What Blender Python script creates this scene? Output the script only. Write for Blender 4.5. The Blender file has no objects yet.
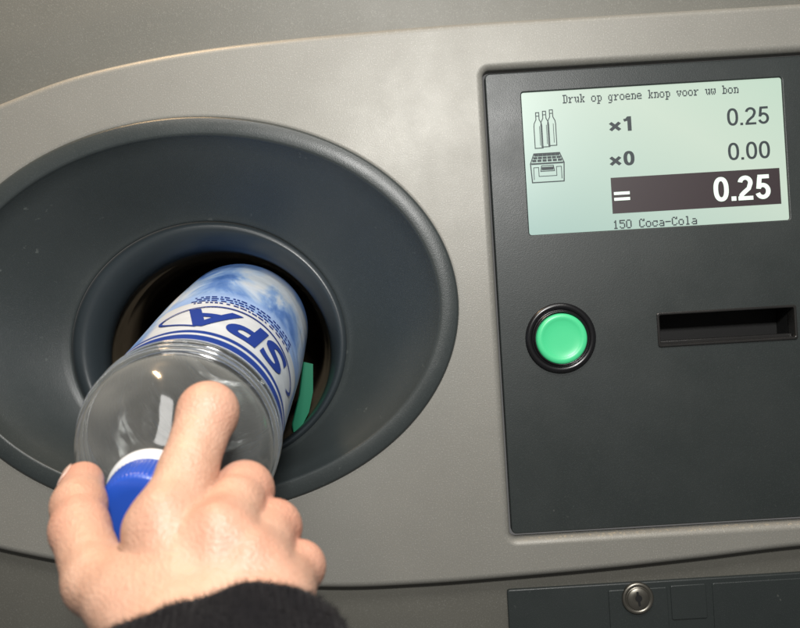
import bpy, bmesh, math, random
import numpy as np
from mathutils import Vector, Matrix
random.seed(3); np.random.seed(3)
S=0.0006; F=800.0; TH=math.radians(3.4); CT,ST=math.cos(TH),math.sin(TH)
sc=bpy.context.scene
sc.view_settings.view_transform='Standard'; sc.view_settings.look='None'; sc.view_settings.exposure=0
COL=sc.collection

def Wp(u,v,z=F):   # design units (0.6 mm)
    x=(u-400)*z/F; up=-(v-314)*z/F
    return Vector((x*CT+up*ST, z-F, -x*ST+up*CT))
def C3(x,y,z):
    return Vector((x*CT-y*ST, z-F, -x*ST-y*CT))
def C3d(x,y,z):
    return Vector((x*CT-y*ST, z, -x*ST-y*CT))

# ---------------------------------------------------------------- materials
def mat(name, base=(.5,.5,.5), rough=.5, metal=0., **kw):
    m=bpy.data.materials.new(name); m.use_nodes=True
    b=m.node_tree.nodes['Principled BSDF']
    b.inputs['Base Color'].default_value=(*base,1); b.inputs['Roughness'].default_value=rough
    b.inputs['Metallic'].default_value=metal
    for k,v in kw.items(): b.inputs[k.replace('_',' ')].default_value=v
    return m
def N(m,t,**kw):
    n=m.node_tree.nodes.new(t)
    for k,v in kw.items():
        if k in ('operation','blend_type','data_type','attribute_name','noise_dimensions','feature'): setattr(n,k,v)
        else: n.inputs[k].default_value=v
    return n
def L(m,a,b): m.node_tree.links.new(a,b)
def ramp(m,stops,interp='LINEAR'):
    r=m.node_tree.nodes.new('ShaderNodeValToRGB'); e=r.color_ramp; e.interpolation=interp
    while len(e.elements)<len(stops): e.elements.new(0.5)
    for el,(p,c) in zip(e.elements,stops):
        el.position=p; el.color=(*c,1) if len(c)==3 else c
    return r
def grain(m, base, base2, scale1, bump_scale, bump=.15, dist=.0003, speck=None, smudge=0.0, wear=None, blotch=None):
    b=m.node_tree.nodes['Principled BSDF']
    tc=N(m,'ShaderNodeTexCoord')
    n1=N(m,'ShaderNodeTexNoise',Scale=scale1,Detail=6.,Roughness=.6); L(m,tc.outputs['Object'],n1.inputs['Vector'])
    r=ramp(m,[(.3,base),(.7,base2)]); L(m,n1.outputs['Fac'],r.inputs['Fac'])
    last=r.outputs['Color']
    n2=N(m,'ShaderNodeTexNoise',Scale=bump_scale,Detail=3.,Roughness=.6); L(m,tc.outputs['Object'],n2.inputs['Vector'])
    def mixc(fac,col,last):
        mx=m.node_tree.nodes.new('ShaderNodeMix'); mx.data_type='RGBA'
        L(m,fac,mx.inputs[0]); L(m,last,mx.inputs[6]); mx.inputs[7].default_value=(*col,1); return mx.outputs[2]
    if speck:
        r2=ramp(m,[(.54,(0,0,0)),(.74,(1,1,1))]); L(m,n2.outputs['Fac'],r2.inputs['Fac']); last=mixc(r2.outputs['Color'],speck,last)
    if blotch:
        n5=N(m,'ShaderNodeTexNoise',Scale=230.,Detail=2.,Roughness=.5); L(m,tc.outputs['Object'],n5.inputs['Vector'])
        n6=N(m,'ShaderNodeTexNoise',Scale=16.,Detail=3.); L(m,tc.outputs['Object'],n6.inputs['Vector'])
        r5=ramp(m,[(.70,(0,0,0)),(.76,(1,1,1))]); L(m,n5.outputs['Fac'],r5.inputs['Fac'])
        r6=ramp(m,[(.48,(0,0,0)),(.62,(1,1,1))]); L(m,n6.outputs['Fac'],r6.inputs['Fac'])
        ml=N(m,'ShaderNodeMath',operation='MULTIPLY'); L(m,r5.outputs['Color'],ml.inputs[0]); L(m,r6.outputs['Color'],ml.inputs[1]); last=mixc(ml.outputs[0],blotch,last)
    if wear:
        sp=N(m,'ShaderNodeSeparateXYZ'); L(m,tc.outputs['Object'],sp.inputs[0])
        mr=N(m,'ShaderNodeMapRange'); L(m,sp.outputs['Z'],mr.inputs['Value']); mr.inputs['From Min'].default_value=-238*S; mr.inputs['From Max'].default_value=-229*S
        ra=ramp(m,[(0,(0,0,0)),(.3,(.0,.0,.0)),(.5,(.5,.5,.5)),(.8,(.5,.5,.5)),(1,(0,0,0))]); L(m,mr.outputs[0],ra.inputs['Fac'])
        mrx=N(m,'ShaderNodeMapRange'); L(m,sp.outputs['X'],mrx.inputs['Value']); mrx.inputs['From Min'].default_value=100*S; mrx.inputs['From Max'].default_value=125*S
        n5=N(m,'ShaderNodeTexNoise',Scale=420.,Detail=4.,Roughness=.6); L(m,tc.outputs['Object'],n5.inputs['Vector'])
        r5=ramp(m,[(.56,(0,0,0)),(.62,(1,1,1))]); L(m,n5.outputs['Fac'],r5.inputs['Fac'])
        ml=N(m,'ShaderNodeMath',operation='MULTIPLY'); L(m,r5.outputs['Color'],ml.inputs[0]); L(m,ra.outputs['Color'],ml.inputs[1])
        m2=N(m,'ShaderNodeMath',operation='MULTIPLY'); L(m,ml.outputs[0],m2.inputs[0]); L(m,mrx.outputs[0],m2.inputs[1]); last=mixc(m2.outputs[0],wear,last)
    L(m,last,b.inputs['Base Color'])
    if smudge:
        n3=N(m,'ShaderNodeTexNoise',Scale=14.,Detail=7.,Roughness=.65); L(m,tc.outputs['Object'],n3.inputs['Vector'])
        mr=N(m,'ShaderNodeMapRange'); mr.inputs['From Min'].default_value=.3; mr.inputs['From Max'].default_value=.7
        r0=b.inputs['Roughness'].default_value
        mr.inputs['To Min'].default_value=r0-smudge; mr.inputs['To Max'].default_value=r0+smudge
        L(m,n3.outputs['Fac'],mr.inputs['Value']); L(m,mr.outputs[0],b.inputs['Roughness'])
    bp=N(m,'ShaderNodeBump',Strength=bump,Distance=dist); L(m,n2.outputs['Fac'],bp.inputs['Height']); L(m,bp.outputs[0],b.inputs['Normal'])
    return m

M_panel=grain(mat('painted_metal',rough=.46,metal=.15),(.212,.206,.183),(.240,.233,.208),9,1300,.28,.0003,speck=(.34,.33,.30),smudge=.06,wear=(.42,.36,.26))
M_upper=grain(mat('upper_paint_shaded',rough=.5,metal=.1),(.125,.122,.104),(.145,.141,.122),9,1300,.25,.0003,speck=(.2,.195,.17),smudge=.05)  # panel grey made darker: light fall-off towards the top put into the colour
M_lower=grain(mat('lower_paint_shaded',rough=.5,metal=.1),(.105,.101,.086),(.125,.121,.103),9,1300,.25,.0003,speck=(.17,.165,.145))  # shaded copy of the panel grey, shade and corner fall-off in base colour
M_funnel=grain(mat('funnel_plastic',rough=.36),(.028,.0345,.0345),(.038,.045,.045),12,1600,.3,.0003,speck=(.052,.06,.06),smudge=.08,blotch=(.085,.095,.09))
M_collar=grain(mat('collar_plastic',rough=.33),(.022,.029,.033),(.029,.037,.042),12,1600,.15,.0003)
M_tunnel=grain(mat('tunnel_painted_reflection',rough=.3),(.04,.031,.02),(.07,.055,.038),20,300,.2,.0004)  # brown base stands in for a beige reflection inside the tunnel
M_plate=grain(mat('display_plate',rough=.42),(.019,.024,.0235),(.027,.032,.031),10,1600,.25,.0003,speck=(.036,.043,.042),smudge=.08,blotch=(.065,.07,.065))
M_black=mat('black_plastic',(.006,.006,.007),.25)
M_blackm=mat('black_matte',(.004,.004,.004),.7)
M_slot=grain(mat('slot_frame_plastic',rough=.25),(.012,.012,.012),(.02,.019,.018),30,800,.1,.0002)
M_steel=grain(mat('lock_steel',rough=.4,metal=1.),(.20,.19,.16),(.31,.29,.25),60,500,.1,.0002)
M_ink=mat('screen_ink',(.025,.035,.04),.6)
M_inkbar=mat('screen_bar_ink',(.030,.020,.023),.5)
M_lit=mat('screen_lit_digits',(.3,.35,.3),.5,Emission_Color=(.80,.95,.84,1),Emission_Strength=.78)

M_lcd=mat('backlit_screen',(.04,.05,.045),.35)
b=M_lcd.node_tree.nodes['Principled BSDF']
tc=N(M_lcd,'ShaderNodeTexCoord'); sp=N(M_lcd,'ShaderNodeSeparateXYZ'); L(M_lcd,tc.outputs['Object'],sp.inputs[0])
a1=N(M_lcd,'ShaderNodeMath',operation='MULTIPLY_ADD'); L(M_lcd,sp.outputs['X'],a1.inputs[0]); a1.inputs[1].default_value=1/(262*S)*.55; a1.inputs[2].default_value=-136/262*.55
a2=N(M_lcd,'ShaderNodeMath',operation='MULTIPLY_ADD'); L(M_lcd,sp.outputs['Z'],a2.inputs[0]); a2.inputs[1].default_value=1/(143*S)*.45; a2.inputs[2].default_value=-71/143*.45
a3=N(M_lcd,'ShaderNodeMath',operation='ADD'); L(M_lcd,a1.outputs[0],a3.inputs[0]); L(M_lcd,a2.outputs[0],a3.inputs[1])
r=ramp(M_lcd,[(0,(.33,.50,.45)),(.35,(.49,.63,.54)),(.65,(.60,.71,.59)),(1,(.54,.69,.56))]); L(M_lcd,a3.outputs[0],r.inputs['Fac'])
L(M_lcd,r.outputs['Color'],b.inputs['Emission Color']); b.inputs['Emission Strength'].default_value=.95

M_green=mat('green_button_plastic',(.05,.40,.18),.35,Emission_Color=(.06,.62,.25,1),Emission_Strength=.38)
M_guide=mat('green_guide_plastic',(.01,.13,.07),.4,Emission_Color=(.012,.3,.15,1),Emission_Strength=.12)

# ---------------------------------------------------------------- helpers
def add(name,me,parent=None,mats=()):
    ob=bpy.data.objects.new(name,me); COL.objects.link(ob)
    for m in mats: me.materials.append(m)
    if parent is not None:
        ob.parent=parent; 
        if not parent.get('_local'): ob.matrix_parent_inverse=PM[parent.name].inverted()
    PM[ob.name]=Matrix.Identity(4)
    return ob
PM={}
def top_empty(name,label,cat,mw):
    e=bpy.data.objects.new(name,None); COL.objects.link(e); e.empty_display_size=.03
    e.matrix_world=mw; PM[e.name]=mw.copy(); e['label']=label; e['category']=cat
    return e
def mesh_from(verts,faces,smooth=True,name='m'):
    me=bpy.data.meshes.new(name); me.from_pydata([tuple(Vector(v)*S) for v in verts],[],faces)
    me.update()
    if smooth: me.polygons.foreach_set('use_smooth',[True]*len(me.polygons))
    return me
def loft(rings,closed=True,cap0=False,cap1=False):
    n=len(rings[0]); V=[p for r in rings for p in r]; Fc=[]
    for i in range(len(rings)-1):
        for j in range(n if closed else n-1):
            k=(j+1)%n
            Fc.append((i*n+j,i*n+k,(i+1)*n+k,(i+1)*n+j))
    if cap0: Fc.append(tuple(range(n)))
    if cap1: Fc.append(tuple(reversed([(len(rings)-1)*n+j for j in range(n)])))
    return V,Fc
def fixn(me):
    bm=bmesh.new(); bm.from_mesh(me); bmesh.ops.recalc_face_normals(bm,faces=bm.faces); bm.to_mesh(me); bm.free()
def area(l): return .5*sum(l[i][0]*l[(i+1)%len(l)][1]-l[(i+1)%len(l)][0]*l[i][1] for i in range(len(l)))
def offs(loop,o):
    n=len(loop); out=[]
    for i in range(n):
        p=Vector(loop[i-1]); q=Vector(loop[i]); r_=Vector(loop[(i+1)%n])
        d1=(q-p).normalized(); d2=(r_-q).normalized(); n1=Vector((-d1.y,d1.x)); n2=Vector((-d2.y,d2.x))
        nn=(n1+n2); nn.normalize(); c=max(.35,nn.dot(n1))
        out.append(q+nn*(o/c))
    return out
def plate(loops,zf,thick,bev,nb=5):
    bm=bmesh.new(); fe=[]
    for li,l in enumerate(loops):
        l=[Vector(p) for p in l]
        if area(l)<0: l=l[::-1]
        sg=1 if li==0 else -1
        rings=[(l,thick)]
        for k in range(nb+1):
            t=math.pi/2*k/nb
            rings.append((offs(l,sg*bev*(1-math.cos(t))),bev*(1-math.sin(t))))
        prev=None
        for (lp,dp) in rings:
            vs=[bm.verts.new(Vector((p[0],zf-F+dp,p[1]))*S) for p in lp]
            if prev:
                for i in range(len(vs)):
                    j=(i+1)%len(vs)
                    f=bm.faces.new((prev[i],prev[j],vs[j],vs[i])); f.smooth=True
            prev=vs
        for i in range(len(prev)):
            e=bm.edges.get((prev[i],prev[(i+1)%len(prev)])); fe.append(e)
    res=bmesh.ops.triangle_fill(bm,edges=fe,use_beauty=True,use_dissolve=False,normal=(0,-1,0))
    for g in res['geom']:
        if isinstance(g,bmesh.types.BMFace): g.smooth=False
    me=bpy.data.meshes.new('p'); 
    bmesh.ops.recalc_face_normals(bm,faces=bm.faces)
    bm.to_mesh(me); bm.free()
    s=sum(p.normal.y*p.area for p in me.polygons if not p.use_smooth)
    if s>0: me.flip_normals()
    return me
def rrect(x0,x1,z0,z1,r,n=8):
    o=[]
    for cx,cz,a0 in ((x1-r,z1-r,0),(x0+r,z1-r,90),(x0+r,z0+r,180),(x1-r,z0+r,270)):
        for k in range(n+1):
            a=math.radians(a0+90*k/n); o.append((cx+r*math.cos(a),cz+r*math.sin(a)))
    return o
def ell(cx,cz,rx,rz,n=160): return [(cx+rx*math.cos(2*math.pi*k/n),cz+rz*math.sin(2*math.pi*k/n)) for k in range(n)]
def cr(pts,n=10):
    P=[Vector(p) for p in pts]; o=[]
    P=[P[0]*2-P[1]]+P+[P[-1]*2-P[-2]]
    for i in range(1,len(P)-2):
        for k in range(n):
            t=k/n; a,b_,c,d=P[i-1:i+3]
            o.append(.5*((2*b_)+(c-a)*t+(2*a-5*b_+4*c-d)*t*t+(3*b_-a-3*c+d)*t**3))
    o.append(P[-2]); return o
def xz(u,v,z=F):
    p=Wp(u,v,z); return (p.x,p.z)

# ================================================================= MACHINE
MW=Matrix.Translation(Vector((0,.03,-.26)))
machine=top_empty('bottle_return_machine','grey metal bottle return machine front with round intake and lit screen','vending machine',MW)

topc=cr([xz(*p) for p in [(-150,168),(-60,126),(0,102),(60,79),(120,63),(200,48),(300,36),(450,23),(600,14),(800,2),(930,-6)]])
botc=cr([xz(*p) for p in [(930,538),(800,548),(700,560),(600,571),(500,580),(420,586),(330,589),(200,583),(100,570),(0,551),(-80,528),(-150,503)]])
outer=[tuple(p) for p in topc]+[tuple(p) for p in botc]
fc=xz(193,316)
RX0,RX1,RZ0,RZ1=97,452,-232,239
fp=plate([outer,ell(fc[0],fc[1],261,195),rrect(RX0,RX1,RZ0,RZ1,7)],800,16,7,8)
front=add('front_panel',fp,machine,[M_panel])
rings=[]
for i in range(25):
    rg=[]
    for p in topc:
        z0=p.y-14; Z=z0+(480-z0)*(i/24)
        t=(Z-p.y)/200
        rg.append(Vector((p.x,(809-5*max(0,t)**1.5-2*min(1,max(0,t*4)))-F,Z)))
    rings.append(rg)
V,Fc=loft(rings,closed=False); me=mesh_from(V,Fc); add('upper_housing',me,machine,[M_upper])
rings=[]
for i in range(25):
    rg=[]
    for p in botc:
        z0=p.y+12; Z=z0-(200)*(i/24); t=(z0-Z)/200
        rg.append(Vector((p.x,814+22*t*t-F,Z)))
    rings.append(rg)
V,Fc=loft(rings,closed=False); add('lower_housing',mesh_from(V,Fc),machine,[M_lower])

# ---- intake
def ering(u,v,rx,ry,z,n=192):
    c=Wp(u,v,z); k=z/F
    return [Vector((c.x+rx*k*math.cos(2*math.pi*i/n),c.y,c.z+ry*k*math.sin(2*math.pi*i/n))) for i in range(n)]
sec=[(193,316,266,199.5,806),(193,316,266,199.5,799.5),(193,316,265.3,198.8,797.3),(193,316,263.5,197,796),(193,316,250,183.5,796.5),(193,316,247.5,181.3,797),(193.1,316.1,245.8,180,798.4),
 (193.3,316.4,244.2,178.6,801.5),(196,320,229,168,812),(199,326,208,157,826),(203,333,184,146,842),(206,339,163,137,856),(208,343,148,130,865),(209,345,141.5,126.5,868.5),(209,345,138.5,124.5,869),(209,345,137,123.5,871)]
V,Fc=loft([ering(*s) for s in sec]); me=mesh_from(V,Fc); 
intake=add('intake_funnel',me,machine,[M_funnel])
sec=[(210,346,138,124.5,874),(210,346,136.6,123,869.3),(210,346,134,120.8,866.5),(211,347,130,118,866),(212.5,348,126.5,115.5,868),(215,350,121,111.5,874),(218,352.5,114.8,107.5,884),(220,354,111.5,105.3,893),(221,355,110,104,902),(221.5,355,109.5,103.5,908)]
V,Fc=loft([ering(*s) for s in sec]); add('throat_collar',mesh_from(V,Fc),intake,[M_collar])
sec=[(221.5,355,110.2,104.2,905),(222,354,108.5,102,925),(223,353,107,100.5,926),(226,351,103,97,965),(226,351,100,94,966),(231,348,93,88,1060),(236,345,85,80,1180)]
V,Fc=loft([ering(*s) for s in sec],cap1=True); add('intake_tunnel',mesh_from(V,Fc),intake,[M_tunnel])
gp=[(304,362),(313,364),(313,392),(309,412),(301,428),(294,433),(293,424),(300,395)]
V=[Wp(u,v,903) for u,v in gp]+[Wp(u-1,v,935) for u,v in gp]; n=len(gp)
Fc=[tuple(range(n))]+[(i,(i+1)%n,n+(i+1)%n,n+i) for i in range(n)]
me=mesh_from(V,Fc,False); fixn(me); add('green_guide',me,intake,[M_guide])

# ---- display unit
ZP=807
lc=[xz(*p,ZP) for p in [(523,93),(785,76),(528,237),(787,218)]]
LX0=(lc[0][0]+lc[2][0])/2; LX1=(lc[1][0]+lc[3][0])/2; LZ1=(lc[0][1]+lc[1][1])/2; LZ0=(lc[2][1]+lc[3][1])/2
sl=Wp(727,326,ZP); SW,SH=70.5,17.5
disp=add('display_plate',plate([rrect(RX0+2.5,RX1-2.5,RZ0+3.5,RZ1-2.5,5),rrect(LX0,LX1,LZ0,LZ1,2.5,4),rrect(sl.x-SW+2,sl.x+SW-2,sl.z-SH+2,sl.z+SH-2,1.5,3)],ZP,9,1.2,3),machine,[M_plate])
sframe=add('receipt_slot',plate([rrect(sl.x-SW,sl.x+SW,sl.z-SH,sl.z+SH,2.5,4),rrect(sl.x-SW+2.6,sl.x+SW-2.6,sl.z-SH+2.8,sl.z+SH-2.6,1.5,3)],ZP-1.6,14,1.,4),machine,[M_slot])
x0,x1,z0,z1=sl.x-SW+2,sl.x+SW-2,sl.z-SH+2.,sl.z+SH-1.8
def boxopen(x0,x1,z0,z1,d0,d1):
    V=[Vector((x,d-F,z)) for d in (d0,d1) for x,z in ((x0,z0),(x1,z0),(x1,z1),(x0,z1))]
    return V,[(0,1,5,4),(1,2,6,5),(2,3,7,6),(3,0,4,7),(4,5,6,7)]
V,Fc=boxopen(x0,x1,z0,z1,ZP+3,ZP+40); add('slot_interior',mesh_from(V,Fc,False),sframe,[M_blackm])
lip=plate([rrect(x0+1,x1-1,z0-.5,z0+4,1,3)],ZP+5,12,1,3); add('slot_tongue',lip,sframe,[M_slot])
d=ZP+2.2
V=[Vector((LX0-2,d-F,LZ0-2)),Vector((LX1+2,d-F,LZ0-2)),Vector((LX1+2,d-F,LZ1+2)),Vector((LX0-2,d-F,LZ1+2))]
screen=add('screen',mesh_from(V,[(0,1,2,3)],False),disp,[M_lcd])
def text_mesh(txt,bold=0.,res=6,shear=0.):
    cu=bpy.data.curves.new('t','FONT'); cu.body=txt; cu.size=1; cu.offset=bold; cu.resolution_u=res; cu.fill_mode='FRONT'; cu.shear=shear
    o=bpy.data.objects.new('t',cu); COL.objects.link(o); bpy.context.view_layer.update()
    dg=bpy.context.evaluated_depsgraph_get(); m2=bpy.data.meshes.new_from_object(o.evaluated_get(dg))
    bpy.data.objects.remove(o); 
    vs=np.array([v.co[:] for v in m2.vertices]); fs=[tuple(p.vertices) for p in m2.polygons]
    mn=vs.min(0); mx=vs.max(0)
    vs=(vs-mn)/np.maximum(mx-mn,1e-6); bpy.data.meshes.remove(m2)
    return vs,fs
ZT=d-.5
class Acc:
    def __init__(s): s.V=[];s.F=[]
    def add(s,V,Fc):
        n=len(s.V); s.V+=list(V); s.F+=[tuple(i+n for i in f) for f in Fc]
    def rect(s,x0,x1,z0,z1,y): s.add([Vector((x0,y,z0)),Vector((x1,y,z0)),Vector((x1,y,z1)),Vector((x0,y,z1))],[(0,1,2,3)])
    def rib(s,pts,w,y,closed=False):
        n=len(pts)
        for i in range(n if closed else n-1):
            a=Vector(pts[i]);b_=Vector(pts[(i+1)%n]); dd=(b_-a)
            if dd.length<1e-6: continue
            dd.normalize(); nn=Vector((-dd.y,dd.x))*w/2; a=a-dd*w*.4; b_=b_+dd*w*.4
            s.add([Vector((p.x,y-.01*i,p.y)) for p in (a-nn,b_-nn,b_+nn,a+nn)],[(0,1,2,3)])
    def strip(s,pts,t,y,closed=False):
        n=len(pts); P=[Vector(p) for p in pts]; o=[]
        for i in range(n):
            p=P[i-1] if (i>0 or closed) else P[i]; q=P[(i+1)%n] if (i<n-1 or closed) else P[i]
            dd=(q-p).normalized(); nn=Vector((-dd.y,dd.x))*t/2
            o+= [Vector((P[i].x-nn.x,y,P[i].y-nn.y)),Vector((P[i].x+nn.x,y,P[i].y+nn.y))]
        m_=n if closed else n-1
        s.add(o,[(2*i,2*((i+1)%n),2*((i+1)%n)+1,2*i+1) for i in range(m_)])
def arc(cx,cy,rx,ry,a0,a1,n=22): return [(cx+rx*math.cos(math.radians(a0+(a1-a0)*i/n)),cy+ry*math.sin(math.radians(a0+(a1-a0)*i/n))) for i in range(n+1)]
def glyph(ch,t):
    h_=t/2
    if ch=='0':
        o=[]
        for i in range(40):
            a=2*math.pi*i/40; c,s_=math.cos(a),math.sin(a)
            o.append((.28+(.28-h_)*math.copysign(abs(c)**.85,c),.5+(.5-h_)*math.copysign(abs(s_)**.85,s_)))
        return .56,[('c',o)]
    if ch=='2':
        return .56,[('o',arc(.28,.71,.275-h_,.29-h_,172,-28)+[(.40,.47),(.24,.33),(.13,.22),(h_+.01,.06)]),('r',(0.0,.55,0,t*.95))]
    if ch=='5':
        return .56,[('r',(.10,.52,1-t*.95,1)),('o',[(.09+h_,1-t*.5),(.03+h_,.43)]),('o',[(.05+h_,.49)]+arc(.27,.33,.285-h_,.33-h_,118,-162))]
    if ch=='1': return .5,[('r',(.22,.22+t*1.05,0,1)),('o',[(.04,.735),(.20,.79),(.28,.93)])]
    if ch=='.': return .17,[('r',(0.0,t*1.05,0,t*1.05))]
    if ch=='x': return .62,[('o',[(.06,.10),(.54,.62)]),('o',[(.54,.10),(.06,.62)])]
def digits(A,txt,u,v,w,hh,z=ZT,t=.17,gap=.09):
    gl=[glyph(c_,t) for c_ in txt]; tot=sum(g[0] for g in gl)+gap*(len(gl)-1)
    c=Wp(u,v,z); k=z/F; sx=w*k/tot; sz=hh*k; x=c.x-w*k/2; y=c.y; zb=c.z-hh*k/2; j=0
    for wd,ps in gl:
        for kind,dta in ps:
            j+=1; yy=y-.015*j
            if kind=='r': A.rect(x+dta[0]*sx,x+dta[1]*sx,zb+dta[2]*sz,zb+dta[3]*sz,yy)
            else:
                B=Acc(); B.strip(dta,t,0,kind=='c')
                A.add([Vector((x+p.x*sx,yy,zb+p.z*sz)) for p in B.V],B.F)
        x+=(wd+gap)*sx
G={'D':['11110','01001','01001','01001','01001','01001','11110'],
'r':['00000','00000','11011','01100','01000','01000','11100'],
'u':['00000','00000','11011','01001','01001','01011','00101'],
'k':['11000','01000','01011','01010','01100','01010','11011'],
'o':['00000','00000','01110','10001','10001','10001','01110'],
'p':['00000','00000','11110','01001','01001','01001','01110','01000','11100'],
'g':['00000','00000','01101','10010','10010','10010','01110','00010','11100'],
'e':['00000','00000','01110','10001','11111','10000','01111'],
'n':['00000','00000','11110','01001','01001','01001','11011'],
'v':['00000','00000','11011','10001','01010','01010','00100'],
'w':['00000','00000','11011','10001','10101','10101','01010'],
'b':['11000','01000','01110','01001','01001','01001','11110'],
'1':['00100','01100','00100','00100','00100','00100','01110'],
'5':['11111','10000','11110','00001','00001','10001','01110'],
'0':['01110','10001','10001','10001','10001','10001','01110'],
'C':['01101','10011','10000','10000','10000','10001','01110'],
'c':['00000','00000','01111','10001','10000','10001','01110'],
'a':['00000','00000','01110','00001','01111','10001','01111'],
'-':['00000','00000','00000','11111'],'l':['01100','00100','00100','00100','00100','00100','01110']}
def bitmap(acc,txt,u,v,w,h7,z=ZT):
    c=Wp(u,v,z); k=z/F; px=w*k/(len(txt)*6-1); pz=h7*k/7
    for i,ch in enumerate(txt):
        if ch==' ': continue
        for r_,row in enumerate(G[ch]):
            j=0
            while j<5:
                if row[j]=='1':
                    e=j
                    while e<5 and row[e]=='1': e+=1
                    X=c.x-w*k/2+(i*6+j)*px; Zt=c.z+(3.5-r_)*pz
                    acc.rect(X-.08,X+px*(e-j)+.08,Zt-pz*1.0,Zt,c.y); j=e
                else: j+=1
A=Acc(); bitmap(A,'Druk op groene knop voor uw bon',650.5,94,176,8.6); add('message_text',mesh_from(A.V,A.F,False),screen,[M_ink])
A=Acc(); bitmap(A,'150 Coca-Cola',655,222.3,84,8.8); add('product_text',mesh_from(A.V,A.F,False),screen,[M_ink])
for nm,a in (('count_text',('x1',621,124,24,14.5)),('count_text',('x0',622,158.5,25,14.5)),('amount_text',('0.25',748,116,42,17.5)),('amount_text',('0.00',749,150.5,42,17.5))):
    A=Acc(); digits(A,*a,t=.19 if nm[0]=='c' else .135); add(nm,mesh_from(A.V,A.F,False),screen,[M_ink])
A=Acc(); p0=Wp(696,190.8,ZT); k=ZT/F
A.rect(p0.x-84.5*k,p0.x+84.5*k,p0.z-18*k,p0.z+18*k,p0.y)
add('total_bar',mesh_from(A.V,A.F,False),screen,[M_inkbar])
A=Acc(); digits(A,'0.25',742,188,57,24.5,z=ZT-.4,t=.17,gap=.085); add('total_text',mesh_from(A.V,A.F,False),screen,[M_lit])
A=Acc(); e=Wp(622,196,ZT-.4)
for dz in (2.9,-2.9): A.rect(e.x-8,e.x+8,e.z+dz-1.5,e.z+dz+1.5,e.y)
add('equals_sign',mesh_from(A.V,A.F,False),screen,[M_lit])
A=Acc(); o=Wp(545,129,ZT)
bo=[(-4,-18),(-4,4),(-3.6,7),(-1.6,11),(-1.6,18),(1.6,18),(1.6,11),(3.6,7),(4,4),(4,-18)]
for kx,ky in ((-7,-1),(0,0),(7,1)):
    A.rib([(o.x+kx+a,o.z+ky+b_) for a,b_ in bo],.9,o.y,True)
    A.rib([(o.x+kx-1.4,o.z+ky+14.5),(o.x+kx+1.4,o.z+ky+14.5)],.8,o.y-.1)
    A.rib([(o.x+kx+1.6,o.z+ky-15),(o.x+kx+1.6,o.z+ky+4)],.6,o.y-.1)
add('bottle_symbol',mesh_from(A.V,A.F,False),screen,[M_ink])
A=Acc(); o=Wp(547.5,167,ZT)
R=lambda a,b_:(o.x+a,o.z+b_)
A.rib([R(-17,4),R(-13,14),R(13,14),R(17,4)],1.,o.y,True)
A.rib([R(-17,4),R(-16,-15),R(16,-15),R(17,4)],1.1,o.y-.1,True)
A.rect(o.x-16,o.x+16,o.z+3,o.z+4.6,o.y-.2)
for r_ in range(3):
    for c_ in range(6):
        zz=5.8+r_*2.8; wd=15.5-r_*1.3; x=-wd+2*wd*(c_+.5)/6
        A.rect(o.x+x-2.1,o.x+x+2.1,o.z+zz-.2,o.z+zz+2.1,o.y-.2)
A.rect(o.x-6,o.x+6,o.z-3,o.z+.2,o.y-.2)
A.rib([R(-7,-4),R(7,-4),R(6,1.5),R(-6,1.5)],.8,o.y,True)
A.rib([R(-14,-12),R(-14,0),R(-9,0),R(-9,-9),R(9,-9),R(9,0),R(14,0),R(14,-12)],.7,o.y-.1)
add('crate_symbol',mesh_from(A.V,A.F,False),screen,[M_ink])

# ---- button
def disc(u,v,z0,prof,n=96):
    c=Wp(u,v,z0)
    return [[Vector((c.x+r_*math.cos(2*math.pi*i/n),c.y+dy,c.z+r_*math.sin(2*math.pi*i/n))) for i in range(n)] for r_,dy in prof]
V,Fc=loft(disc(560.5,338,ZP,[(35.5,1),(35.5,-1.5),(34.6,-3),(33,-3.8),(30.5,-3.6),(29,-2.6),(28.2,-1.6),(27.6,-4),(26.8,-6),(26,-5.6),(25.6,3)]))
btn=add('push_button',mesh_from(V,Fc),machine,[M_black])
V,Fc=loft(disc(561,338.5,ZP,[(25.4,4),(25.3,-4.5),(24.6,-6),(23,-6.9),(20.5,-7),(19,-6.3),(17,-5.7),(12,-5.2),(6,-5),(.01,-5)]))
add('button_cap',mesh_from(V,Fc),btn,[M_green])

# ---- lower service strip
q=Wp(507,590,811)
add('service_strip',plate([rrect(q.x,470,q.z-75,q.z,3)],810.5,8,1.5,4),machine,[M_plate])
qa=Wp(608,584,809); qb=Wp(667,584,809)
lp=add('lock_plate',plate([rrect(qa.x,qb.x,q.z-60,q.z-6,2)],809,4,1,3),machine,[M_plate])
qa=Wp(670,578,809)
add('service_cover',plate([rrect(qa.x,qa.x+36,q.z-40,q.z-5,2)],809.3,4,1,3),machine,[M_plate])
qa=Wp(712,576,809)
add('service_cover',plate([rrect(qa.x,468,q.z-60,q.z-5,2)],809.5,4,1,3),machine,[M_plate])
V,Fc=loft(disc(637.5,598,809,[(16,1),(16,-1.5),(15.2,-2.6),(13.5,-3),(12.4,-2.4),(11.8,-1.8),(11.2,-3.2),(10.4,-4.2),(5,-4.4),(.01,-4.4)]))
lock=add('key_lock',mesh_from(V,Fc),machine,[M_steel])
c=Wp(637.5,598,809); A=Acc(); y=c.y-4.8
A.rib([(c.x-1,c.z+7),(c.x+.6,c.z-6)],2.2,y); 
A.add([Vector((c.x+3.4*math.cos(t/16*6.2832),y,c.z+1+3.4*math.sin(t/16*6.2832))) for t in range(16)],[tuple(range(16))])
for i,v in enumerate(A.V[4:]): v.y-=.15
add('keyhole',mesh_from(A.V,A.F,False),lock,[M_blackm])

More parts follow.
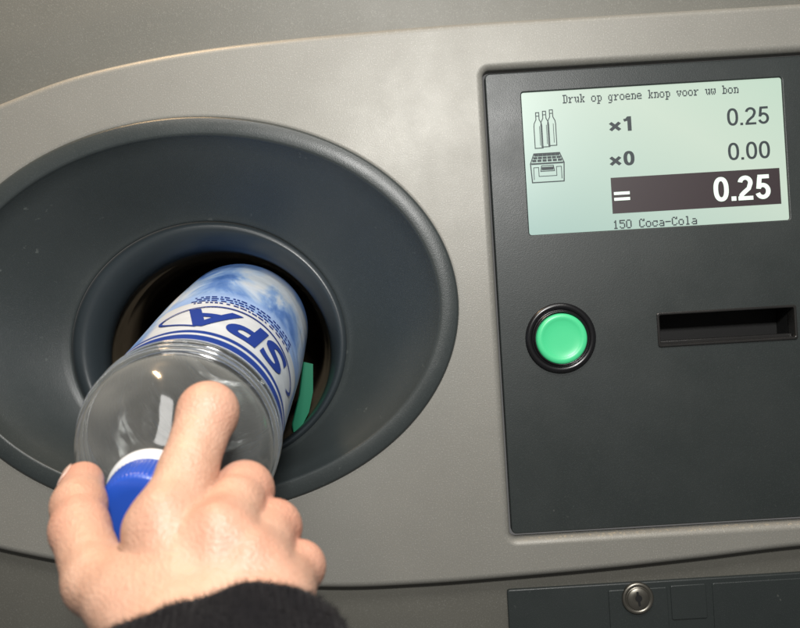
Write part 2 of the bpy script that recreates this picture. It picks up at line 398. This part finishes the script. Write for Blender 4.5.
# ================================================================= BOTTLE
P1=C3(-187.6,12,968); P2=C3(-158.3,89.5,582)
ax=(P2-P1).normalized(); LEN=(P2-P1).length
outd=C3d(.51,-.86,0); Xl=(outd-ax*outd.dot(ax)).normalized(); Yl=ax.cross(Xl)
BM=Matrix((( Xl.x,Yl.x,ax.x,P1.x*S),(Xl.y,Yl.y,ax.y,P1.y*S),(Xl.z,Yl.z,ax.z,P1.z*S),(0,0,0,1)))
bottle=top_empty('plastic_bottle','clear plastic water bottle with blue and white label in the intake','bottle',BM)
bottle['_local']=1
def kr(z):
    t=min(1,max(0,(z-120)/266)); return 1.02-.08*t*t*(3-2*t)
def lathe(prof,n=128,fn=None,ks=True):
    rings=[]
    for r_,z in prof:
        rg=[]
        if ks: r_=r_*(kr(z) if z<480 else kr(480)+(1-kr(480))*min(1,(z-480)/10))
        for i in range(n):
            a=2*math.pi*i/n; rr=r_+(fn(a,z,r_) if fn else 0)
            rg.append(Vector((rr*math.cos(a),rr*math.sin(a),z)))
        rings.append(rg)
    return rings
M_pet=bpy.data.materials.new('clear_plastic'); M_pet.use_nodes=True; nt=M_pet.node_tree
bs=nt.nodes['Principled BSDF']; bs.inputs['Base Color'].default_value=(.55,.57,.55,1); bs.inputs['Roughness'].default_value=.25
bs.inputs['Specular IOR Level'].default_value=.5
tr=nt.nodes.new('ShaderNodeBsdfTransparent'); tr.inputs[0].default_value=(.94,.96,.95,1)
lw=nt.nodes.new('ShaderNodeLayerWeight'); lw.inputs['Blend'].default_value=.28
mr=nt.nodes.new('ShaderNodeMapRange'); mr.inputs['To Min'].default_value=.035; mr.inputs['To Max'].default_value=.62
gl=nt.nodes.new('ShaderNodeBsdfGlossy'); gl.inputs['Roughness'].default_value=.13; gl.inputs['Color'].default_value=(.9,.9,.9,1)
fr=nt.nodes.new('ShaderNodeFresnel'); fr.inputs['IOR'].default_value=1.6
mxs=nt.nodes.new('ShaderNodeMixShader'); mx2=nt.nodes.new('ShaderNodeMixShader'); out=nt.nodes['Material Output']
tcn=nt.nodes.new('ShaderNodeTexCoord'); nz_=nt.nodes.new('ShaderNodeTexNoise'); nz_.inputs['Scale'].default_value=34; nz_.inputs['Detail'].default_value=2
bp=nt.nodes.new('ShaderNodeBump'); bp.inputs['Strength'].default_value=.5; bp.inputs['Distance'].default_value=.004
nt.links.new(tcn.outputs['Object'],nz_.inputs['Vector']); nt.links.new(nz_.outputs['Fac'],bp.inputs['Height'])
for nd in (bs,lw,gl,fr): nt.links.new(bp.outputs[0],nd.inputs['Normal'])
nt.links.new(lw.outputs['Facing'],mr.inputs['Value']); nt.links.new(mr.outputs[0],mxs.inputs[0])
nt.links.new(tr.outputs[0],mxs.inputs[1]); nt.links.new(bs.outputs[0],mxs.inputs[2])
nt.links.new(fr.outputs[0],mx2.inputs[0]); nt.links.new(mxs.outputs[0],mx2.inputs[1]); nt.links.new(gl.outputs[0],mx2.inputs[2]); nt.links.new(mx2.outputs[0],out.inputs['Surface'])

def bf(a,z,r_):
    w=0
    if z<26: w+= (1-z/26)*2.2*math.cos(5*a)
    if 428<z<482: 
        t=math.sin(math.pi*(z-428)/54); w+= 2.0*t*math.cos(8*a+z*.06)
    return w
prof=[(.01,14),(20,12),(42,3),(54,0),(62,2),(69,9),(73,18),(74.5,28),(74.6,45)]
prof+=[(74.6,z) for z in range(60,386,24)]
# three moulded rings below the label, then the shoulder
prof+=[(74.6,386.5),(76.2,388),(76.6,390),(75.6,391.6),(71.8,393.4),(70.8,395.2),(71.6,396.8),(75.2,398.6),(76.2,400.2),(75.6,401.8),(71.6,403.6),(70.6,405.4),(71.4,407),(75,408.8),(75.8,410.4),(75,412),(71.4,413.8),(70.4,415.6),(71,417.6),(72.4,420),(71.8,424),(70,429),(67.2,434.5),(63.4,441.5),(58,449.5),(51.5,457),(44,464.5),(37,471),(31,477),(26,482.5),(23,487),(21.5,491),(21.5,509),(20,509.5)]
pf=[]
for i in range(len(prof)-1):
    (r0,z0_),(r1_,z1_)=prof[i],prof[i+1]
    if z0_>=386: pf+=[(r0,z0_),((r0+r1_)/2,(z0_+z1_)/2)]
    else: pf.append((r0,z0_))
pf.append(prof[-1])
V,Fc=loft(lathe(pf,192,bf)); me=mesh_from(V,Fc); 
add('bottle_body',me,bottle,[M_pet])
M_label=mat('printed_label',(.8,.8,.8),.36)
m=M_label; b=m.node_tree.nodes['Principled BSDF']
tc=N(m,'ShaderNodeTexCoord'); sp=N(m,'ShaderNodeSeparateXYZ'); L(m,tc.outputs['Object'],sp.inputs[0])
zz=N(m,'ShaderNodeMapRange'); L(m,sp.outputs['Z'],zz.inputs['Value']); zz.inputs['From Min'].default_value=20*S; zz.inputs['From Max'].default_value=386*S
def q_(z): return (z-20)/366
WH=(.58,.62,.66); DB=(.010,.04,.25); MB=(.10,.24,.62)
r1=ramp(m,[(0,MB),(q_(60),WH),(q_(66),(.30,.45,.76)),(q_(250),WH),(q_(354),DB),(q_(363),WH),(q_(367.5),DB),(q_(382.5),WH),(1,WH)],'CONSTANT'); L(m,zz.outputs[0],r1.inputs['Fac'])
mp=N(m,'ShaderNodeMapping'); mp.inputs['Scale'].default_value=(1,1,.3); L(m,tc.outputs['Object'],mp.inputs[0])
n1=N(m,'ShaderNodeTexNoise',Scale=36.,Detail=5.,Roughness=.55); n1.inputs['Distortion'].default_value=.9; L(m,mp.outputs[0],n1.inputs['Vector'])
r2=ramp(m,[(.28,(.04,.13,.42)),(.40,(.12,.24,.56)),(.48,(.24,.39,.68)),(.56,(.45,.57,.74)),(.64,(.60,.66,.72))]); L(m,n1.outputs['Fac'],r2.inputs['Fac'])
r3=ramp(m,[(0,(0,0,0)),(q_(66),(1,1,1)),(q_(205),(1,1,1)),(q_(225),(0,0,0)),(1,(0,0,0))]); L(m,zz.outputs[0],r3.inputs['Fac'])
rr_=N(m,'ShaderNodeMath',operation='MULTIPLY'); L(m,sp.outputs['X'],rr_.inputs[0]); rr_.inputs[1].default_value=1/(75*S)
r4=ramp(m,[(0,(1,1,1)),(.40,(1,1,1)),(.50,(0,0,0)),(1,(0,0,0))]); L(m,rr_.outputs[0],r4.inputs['Fac'])
r5=ramp(m,[(0,(1,1,1)),(q_(353.5),(0,0,0)),(1,(0,0,0))],'CONSTANT'); L(m,zz.outputs[0],r5.inputs['Fac'])
mm=N(m,'ShaderNodeMath',operation='MULTIPLY'); L(m,r4.outputs['Color'],mm.inputs[0]); L(m,r5.outputs['Color'],mm.inputs[1])
mk=N(m,'ShaderNodeMath',operation='MAXIMUM'); L(m,r3.outputs['Color'],mk.inputs[0]); L(m,mm.outputs[0],mk.inputs[1])
mx=m.node_tree.nodes.new('ShaderNodeMix'); mx.data_type='RGBA'; L(m,mk.outputs[0],mx.inputs[0]); L(m,r1.outputs['Color'],mx.inputs[6]); L(m,r2.outputs['Color'],mx.inputs[7])
L(m,mx.outputs[2],b.inputs['Base Color'])
n4=N(m,'ShaderNodeTexNoise',Scale=35.,Detail=2.); L(m,tc.outputs['Object'],n4.inputs['Vector'])
bp=N(m,'ShaderNodeBump',Strength=.6,Distance=.003); L(m,n4.outputs['Fac'],bp.inputs['Height']); L(m,bp.outputs[0],b.inputs['Normal'])
V,Fc=loft(lathe([(75.2,z) for z in range(26,387,12)]+[(75.2,387)],160)); 
label=add('bottle_label',mesh_from(V,Fc),bottle,[M_label])
LR=75.9
def wrap(vs,fs,w,h,phi0,zc,cuts=28):
    bm=bmesh.new(); vv=[bm.verts.new(((p[0]-.5)*w,(p[1]-.5)*h,0)) for p in vs]
    for f in fs:
        try: bm.faces.new([vv[i] for i in f])
        except: pass
    for k in range(1,cuts):
        x=-w/2+w*k/cuts
        bmesh.ops.bisect_plane(bm,geom=bm.verts[:]+bm.edges[:]+bm.faces[:],plane_co=(x,0,0),plane_no=(1,0,0),dist=1e-5)
    for k in range(1,5):
        bmesh.ops.bisect_plane(bm,geom=bm.verts[:]+bm.edges[:]+bm.faces[:],plane_co=(0,-h/2+h*k/5,0),plane_no=(0,1,0),dist=1e-5)
    V=[];bm.verts.ensure_lookup_table(); bm.verts.index_update()
    for v in bm.verts:
        a=phi0+v.co.x/LR; z=zc+v.co.y; R_=LR*kr(z); V.append(Vector((R_*math.cos(a),R_*math.sin(a),z)))
    Fc=[tuple(v.index for v in f.verts) for f in bm.faces]; bm.free(); return V,Fc
M_blue=mat('label_blue_ink',(.012,.04,.26),.4)
A=Acc()
vs,fs=text_mesh('SPA',.03,shear=.15)
A.add(*wrap(vs,fs,106,62,math.radians(1),312))
def ovalstroke(A,w,h,t,phi0,zc,a0=0,a1=360,n=90):
    pts=[]
    for i in range(n+1):
        a=math.radians(a0+(a1-a0)*i/n)
        for k in (1,-1):
            ww=.5*w+k*t/2; hh=.5*h+k*t/2
            x=ww*math.cos(a); y=hh*math.sin(a); p=phi0+x/LR; R_=(LR+.15)*kr(zc+y)
            pts.append(Vector((R_*math.cos(p),R_*math.sin(p),zc+y)))
    A.add(pts,[(2*i,2*i+1,2*i+3,2*i+2) for i in range(n)])
ovalstroke(A,146,80,3.2,math.radians(1),309,150,420)
random.seed(5)
for row in range(4):
    z=255-row*8; x=-52
    while x<52:
        w=random.uniform(2.,7); a0=math.radians(3)+x/LR; a1=a0+w/LR
        A.add([Vector((LR*kr(zz_)*math.cos(a),LR*kr(zz_)*math.sin(a),zz_)) for a,zz_ in ((a0,z),(a1,z),(a1,z+3.2),(a0,z+3.2))],[(0,1,2,3)])
        x+=w+random.choice((1.2,1.4,3.2))
add('label_lettering',mesh_from(A.V,A.F),label,[M_blue]).matrix_parent_inverse=Matrix.Identity(4)
M_capw=mat('white_neck_ring',(.60,.62,.64),.35); M_cap=mat('blue_cap_plastic',(.016,.07,.40),.33)
V,Fc=loft(lathe([(21,487),(26,488),(27.3,489.5),(27.3,492),(26,493.5),(24.8,494.5),(24.8,498),(21,498.5)],96,ks=False)); add('neck_ring',mesh_from(V,Fc),bottle,[M_capw])
V,Fc=loft(lathe([(22,498.8),(24.6,499),(24.9,500.5),(24.6,519),(23.8,521.5),(22,523),(15,523.6),(.01,523.6)],240,lambda a,z,r_: (.35*math.cos(60*a) if 500<z<520 else 0),ks=False)); add('bottle_cap',mesh_from(V,Fc),bottle,[M_cap])

# ================================================================= HAND
def h(u,v,z): 
    p=Wp(u,v,z); return np.array([p.x,p.y,p.z])
def hc(x,y,z):
    p=C3(x,y,z); return np.array(p[:])
Cc=hc(-74,147,345); axd=np.array(C3d(.24,.5,-.83)[:]); axd/=np.linalg.norm(axd)
side=np.array(C3d(1,0,0)[:]); side-=axd*side.dot(axd); side/=np.linalg.norm(side); dors=np.cross(side,axd); 
if dors[1]>0: dors=-dors
fingers={
 'index':[(h(165,530,386),17.5),(h(188,470,412),14.4),(h(208,412,438),15.8),(h(214,418,480),13.2),(h(205,440,515),12)],
 'middle':[(h(220,540,378),17),(h(234,508,404),14.2),(h(244,491,424),15.0),(h(240,492,468),13),(h(212,500,497),12)],
 'ring':[(h(252,567,374),16),(h(265,542,398),13.4),(h(273,528,414),14.0),(h(266,532,455),12.4),(h(228,540,482),11.5)],
 'little':[(h(277,597,370),14.2),(h(291,578,392),11.8),(h(299,567,402),12.4),(h(286,572,440),11.2),(h(250,572,465),10.5)],
 'thumb':[(h(142,610,362),18),(h(98,582,380),15.5),(h(80,530,412),14.4),(h(79,505,432),13.8),(h(83,482,455),11.5)],
}
palm=[(Cc-side*18,22,h(165,534,387),16),(Cc-side*5,22,h(220,548,380),16),(Cc+side*8,21,h(252,571,377),14.5),(Cc+side*17,20,h(277,598,373),13.5),
      (Cc-side*18,22,h(130,604,366),16.5),(Cc-side*18,26,Cc-side*16+axd*160,31),(Cc+side*17,24,Cc+side*16+axd*160,29),
      (h(165,534,390),15,h(277,592,378),13)]
inn=np.array([0,22.,0])
palm+= [(Cc-side*10+inn*.4,20,h(190,547,400),17),(Cc+side*8+inn*.4,18,h(256,580,392),15)]
def sdc(P,a,b_,ra,rb):
    ba=b_-a; hh=np.clip(((P-a)@ba)/ba.dot(ba),0,1); return np.linalg.norm(P-a-hh[:,None]*ba,axis=1)-(ra+(rb-ra)*hh)
def smin(a,b_,k):
    hh=np.clip(.5+.5*(b_-a)/k,0,1); return b_*(1-hh)+a*hh-k*hh*(1-hh)
def sdf(P):
    dp=None
    for a,ra,b_,rb in palm:
        d_=sdc(P,a,b_,ra,rb); dp=d_ if dp is None else smin(dp,d_,11)
    df=None
    for nme,ch in fingers.items():
        d1=None
        for i in range(len(ch)-1):
            d_=sdc(P,ch[i][0],ch[i+1][0],ch[i][1],ch[i+1][1]); d1=d_ if d1 is None else smin(d1,d_,5.)
        df=d1 if df is None else smin(df,d1,2.2)
    return smin(dp,df,11)
bm=bmesh.new()
def blob(p,r_): bmesh.ops.create_icosphere(bm,subdivisions=2,radius=r_,matrix=Matrix.Translation(Vector(p)))
def chain(a,ra,b_,rb):
    n=max(2,int(np.linalg.norm(b_-a)/4)); 
    for i in range(n+1): t=i/n; blob(a+(b_-a)*t,(ra+(rb-ra)*t)*1.04)
for a,ra,b_,rb in palm: chain(a,ra,b_,rb)
for ch in fingers.values():
    for i in range(len(ch)-1): chain(ch[i][0],ch[i][1],ch[i+1][0],ch[i+1][1])
me=bpy.data.meshes.new('h'); bm.to_mesh(me); bm.free()
ho=bpy.data.objects.new('h',me); COL.objects.link(ho)
md=ho.modifiers.new('r','REMESH'); md.mode='VOXEL'; md.voxel_size=1.15
bpy.context.view_layer.update(); dg=bpy.context.evaluated_depsgraph_get()
hm=bpy.data.meshes.new_from_object(ho.evaluated_get(dg)); bpy.data.objects.remove(ho)
nv=len(hm.vertices); P=np.empty(nv*3); hm.vertices.foreach_get('co',P); P=P.reshape(-1,3)
def grad(P):
    e=.4; g=np.stack([sdf(P+np.eye(3)[i]*e)-sdf(P-np.eye(3)[i]*e) for i in range(3)],1)/(2*e); return g
for it in range(5):
    g=grad(P); d_=sdf(P); P-= .9*d_[:,None]*g/np.maximum((g*g).sum(1),.2)[:,None]
g=grad(P); nrm=g/np.linalg.norm(g,axis=1)[:,None]
redm=np.zeros(nv); disp_=np.zeros(nv)
for nme,ch in fingers.items():
    c0=ch[2][0]; adir=(ch[3][0]-ch[1][0]); adir/=np.linalg.norm(adir)
    rel=P-c0; s=rel@adir; dist=np.linalg.norm(rel,axis=1); msk=np.exp(-(dist/21)**4)
    lat=rel@side
    wav=s*1.1+.5*np.sin(lat*.25+1)+.3*np.sin(lat*.6)
    disp_-=.55*msk*np.maximum(0,np.cos(wav))**5*(1-np.clip(np.abs(s)/13,0,1))*(.6+.4*np.sin(lat*.4+s))
    redm+=.7*np.exp(-(np.linalg.norm(P-ch[2][0],axis=1)/19)**2)
    redm+=.8*np.exp(-(np.linalg.norm(P-ch[4][0],axis=1)/20)**2)
    redm+=.3*np.exp(-(np.linalg.norm(P-ch[0][0]-dors*12,axis=1)/16)**2)
    if nme!='thumb':   # smooth bony knuckle rise on the back of the hand
        disp_+=2.4*np.exp(-(np.linalg.norm(P-ch[0][0]-dors*15-(ch[1][0]-ch[0][0])*.1,axis=1)/10)**2)
for i in range(4):
    f=['index','middle','ring','little'][i]; a=Cc+side*(-14+9*i)+dors*20; b_=fingers[f][0][0]+dors*15
    disp_+=.9*np.exp(-(sdc(P,a,b_,0,0)/6)**2)
P+=nrm*disp_[:,None]
hm.vertices.foreach_set('co',(P*S).ravel()); hm.update()
hm.polygons.foreach_set('use_smooth',[True]*len(hm.polygons))
at=hm.attributes.new('redness','FLOAT','POINT'); at.data.foreach_set('value',np.clip(redm,0,1.).astype(np.float32))
M_skin=mat('skin',(.6,.4,.3),.42,Subsurface_Weight=.12,Subsurface_Scale=.0025)
m=M_skin; b=m.node_tree.nodes['Principled BSDF']; b.inputs['Subsurface Radius'].default_value=(1,.35,.2)
an=N(m,'ShaderNodeAttribute',attribute_name='redness')
tc=N(m,'ShaderNodeTexCoord'); n1=N(m,'ShaderNodeTexNoise',Scale=60.,Detail=6.,Roughness=.6); L(m,tc.outputs['Object'],n1.inputs['Vector'])
r1=ramp(m,[(.3,(.46,.262,.178)),(.5,(.53,.32,.225)),(.7,(.58,.365,.265))]); L(m,n1.outputs['Fac'],r1.inputs['Fac'])
mx=m.node_tree.nodes.new('ShaderNodeMix'); mx.data_type='RGBA'; L(m,an.outputs['Fac'],mx.inputs[0]); L(m,r1.outputs['Color'],mx.inputs[6]); mx.inputs[7].default_value=(.52,.225,.155,1); L(m,mx.outputs[2],b.inputs['Base Color'])
vo=N(m,'ShaderNodeTexVoronoi',Scale=1000.); L(m,tc.outputs['Object'],vo.inputs['Vector'])
n2=N(m,'ShaderNodeTexNoise',Scale=260.,Detail=5.,Roughness=.6); L(m,tc.outputs['Object'],n2.inputs['Vector'])
ad=N(m,'ShaderNodeMath',operation='MULTIPLY_ADD'); L(m,n2.outputs['Fac'],ad.inputs[0]); ad.inputs[1].default_value=1.6; L(m,vo.outputs['Distance'],ad.inputs[2])
bp=N(m,'ShaderNodeBump',Strength=.4,Distance=.0006); L(m,ad.outputs[0],bp.inputs['Height']); L(m,bp.outputs[0],b.inputs['Normal'])
person=add('person',hm,None,[M_skin])
person['label']='hand in dark knitted sleeve gripping a bottle neck'; person['category']='person'
M_nail=mat('nail',(.66,.46,.38),.22)
def nail(tip,prev,n_out,w,l):
    d0=tip-prev; d0/=np.linalg.norm(d0); n_out=n_out-d0*n_out.dot(d0); n_out/=np.linalg.norm(n_out); sd=np.cross(d0,n_out)
    V=[];nn=14
    for i in range(nn+1):
        for j in range(nn+1):
            a=-1+2*i/nn; c_=-1+2*j/nn
            a2=a*math.sqrt(1-.42*c_*c_); c2=c_*math.sqrt(1-.42*a*a)
            V.append(tip+n_out*12+sd*(a2*w)+d0*(c2*l+1.5))
    V=np.array(V)
    for it in range(8):
        g=grad(V); dd=sdf(V)-.55; V-=.9*dd[:,None]*g/np.maximum((g*g).sum(1),.2)[:,None]
    Fc=[(i*(nn+1)+j,(i+1)*(nn+1)+j,(i+1)*(nn+1)+j+1,i*(nn+1)+j+1) for i in range(nn) for j in range(nn)]
    me=mesh_from([Vector(v) for v in V],Fc); ob=add('fingernail',me,person,[M_nail])
    so=ob.modifiers.new('s','SOLIDIFY'); so.thickness=.0004; so.offset=0
f=fingers['thumb']; nail(f[4][0],f[3][0],np.array(C3d(-.65,-.25,-.65)[:]),8,10)
for k in ('index','middle','ring','little'):
    f=fingers[k]; nail(f[4][0],f[3][0],np.array(C3d(.8,0,.35)[:]),7,8)

# sleeve
nA,nT=420,70; rings=[]
ts=[-3,-5,-5.5,-4]+[ -1+3.0*i for i in range(nT)]
rr=[-3.5,-2,0,2]+[3+min(i,6)*.15+i*.12 for i in range(nT)]
for t,ro in zip(ts,rr):
    rg=[]
    for i in range(nA):
        a=2*math.pi*i/nA
        rib=.5*math.cos(84*a)+.35*math.sin(t*2.4+ (2.2 if math.cos(84*a)>0 else 0))
        fold=1.8*math.sin(3*a+t*.05)+1.3*math.sin(5*a-t*.09+1)+.6*math.sin(11*a+t*.2)
        k=min(1,max(0,(t+5)/5)); q2=rib*k*.9+fold
        rx=47.5+ro+q2; ry=36+ro+q2
        p=Cc+axd*(t+.8*math.sin(4*a+.6)+.5*math.sin(9*a))+side*(rx*math.cos(a)-2)+dors*(ry*math.sin(a))
        rg.append(Vector(p))
    rings.append(rg)
V,Fc=loft(rings)
for _ in range(22000):
    i=random.randrange(0,30); j=random.randrange(nA)
    p=rings[i][j]; c_=Vector(Cc+axd*ts[i]); n_=(p-c_).normalized(); d_=(n_+Vector((random.uniform(-1,1),random.uniform(-1,1),random.uniform(-1,1)))*1.1-Vector(axd)*random.uniform(0,.8)).normalized()
    l_=random.uniform(1.0,4.6); s_=d_.orthogonal().normalized()*.12
    b0=len(V); V+= [p-s_,p+s_,p+d_*l_]; Fc.append((b0,b0+1,b0+2))
M_knit=mat('dark_knit',(.008,.0075,.0085),1.,Sheen_Weight=.08)
M_knit.node_tree.nodes['Principled BSDF'].inputs['Specular IOR Level'].default_value=.1
sleeve=add('sleeve',mesh_from(V,Fc),person,[M_knit])

# ================================================================= LIGHT, CAMERA
w=bpy.data.worlds.new('World'); sc.world=w; w.use_nodes=True
bg=w.node_tree.nodes['Background']; bg.inputs[0].default_value=(1,.985,.96,1); bg.inputs[1].default_value=.13
def area_light(name,loc,tgt,sx,sy,en,colr):
    ld=bpy.data.lights.new(name,'AREA'); ld.shape='RECTANGLE'; ld.size=sx; ld.size_y=sy; ld.energy=en; ld.color=colr
    o=bpy.data.objects.new(name,ld); COL.objects.link(o); o.location=loc
    o.rotation_euler=(Vector(tgt)-Vector(loc)).to_track_quat('-Z','Y').to_euler(); return o
area_light('ceiling_lamp',(0.02,-.7,.95),(0,0,0.08),.9,.3,8.5,(1,.98,.94))
area_light('camera_flash',(.06,-.64,.26),(0,0,0.09),.09,.06,4.6,(1,.985,.955))
area_light('warm_lamp',(-.30,-.07,.70),(-.22,0,.16),.15,.08,3.2,(1,.68,.38))
cd=bpy.data.cameras.new('Camera'); cam=bpy.data.objects.new('Camera',cd); COL.objects.link(cam)
cd.sensor_width=36; cd.lens=36; cd.clip_start=.01; cd.clip_end=50
cam.matrix_world=Matrix.Translation((0,-F*S,0))@Matrix.Rotation(TH,4,'Y')@Matrix.Rotation(math.radians(90),4,'X')
cd.dof.use_dof=True; cd.dof.focus_distance=.46; cd.dof.aperture_fstop=17
sc.camera=cam
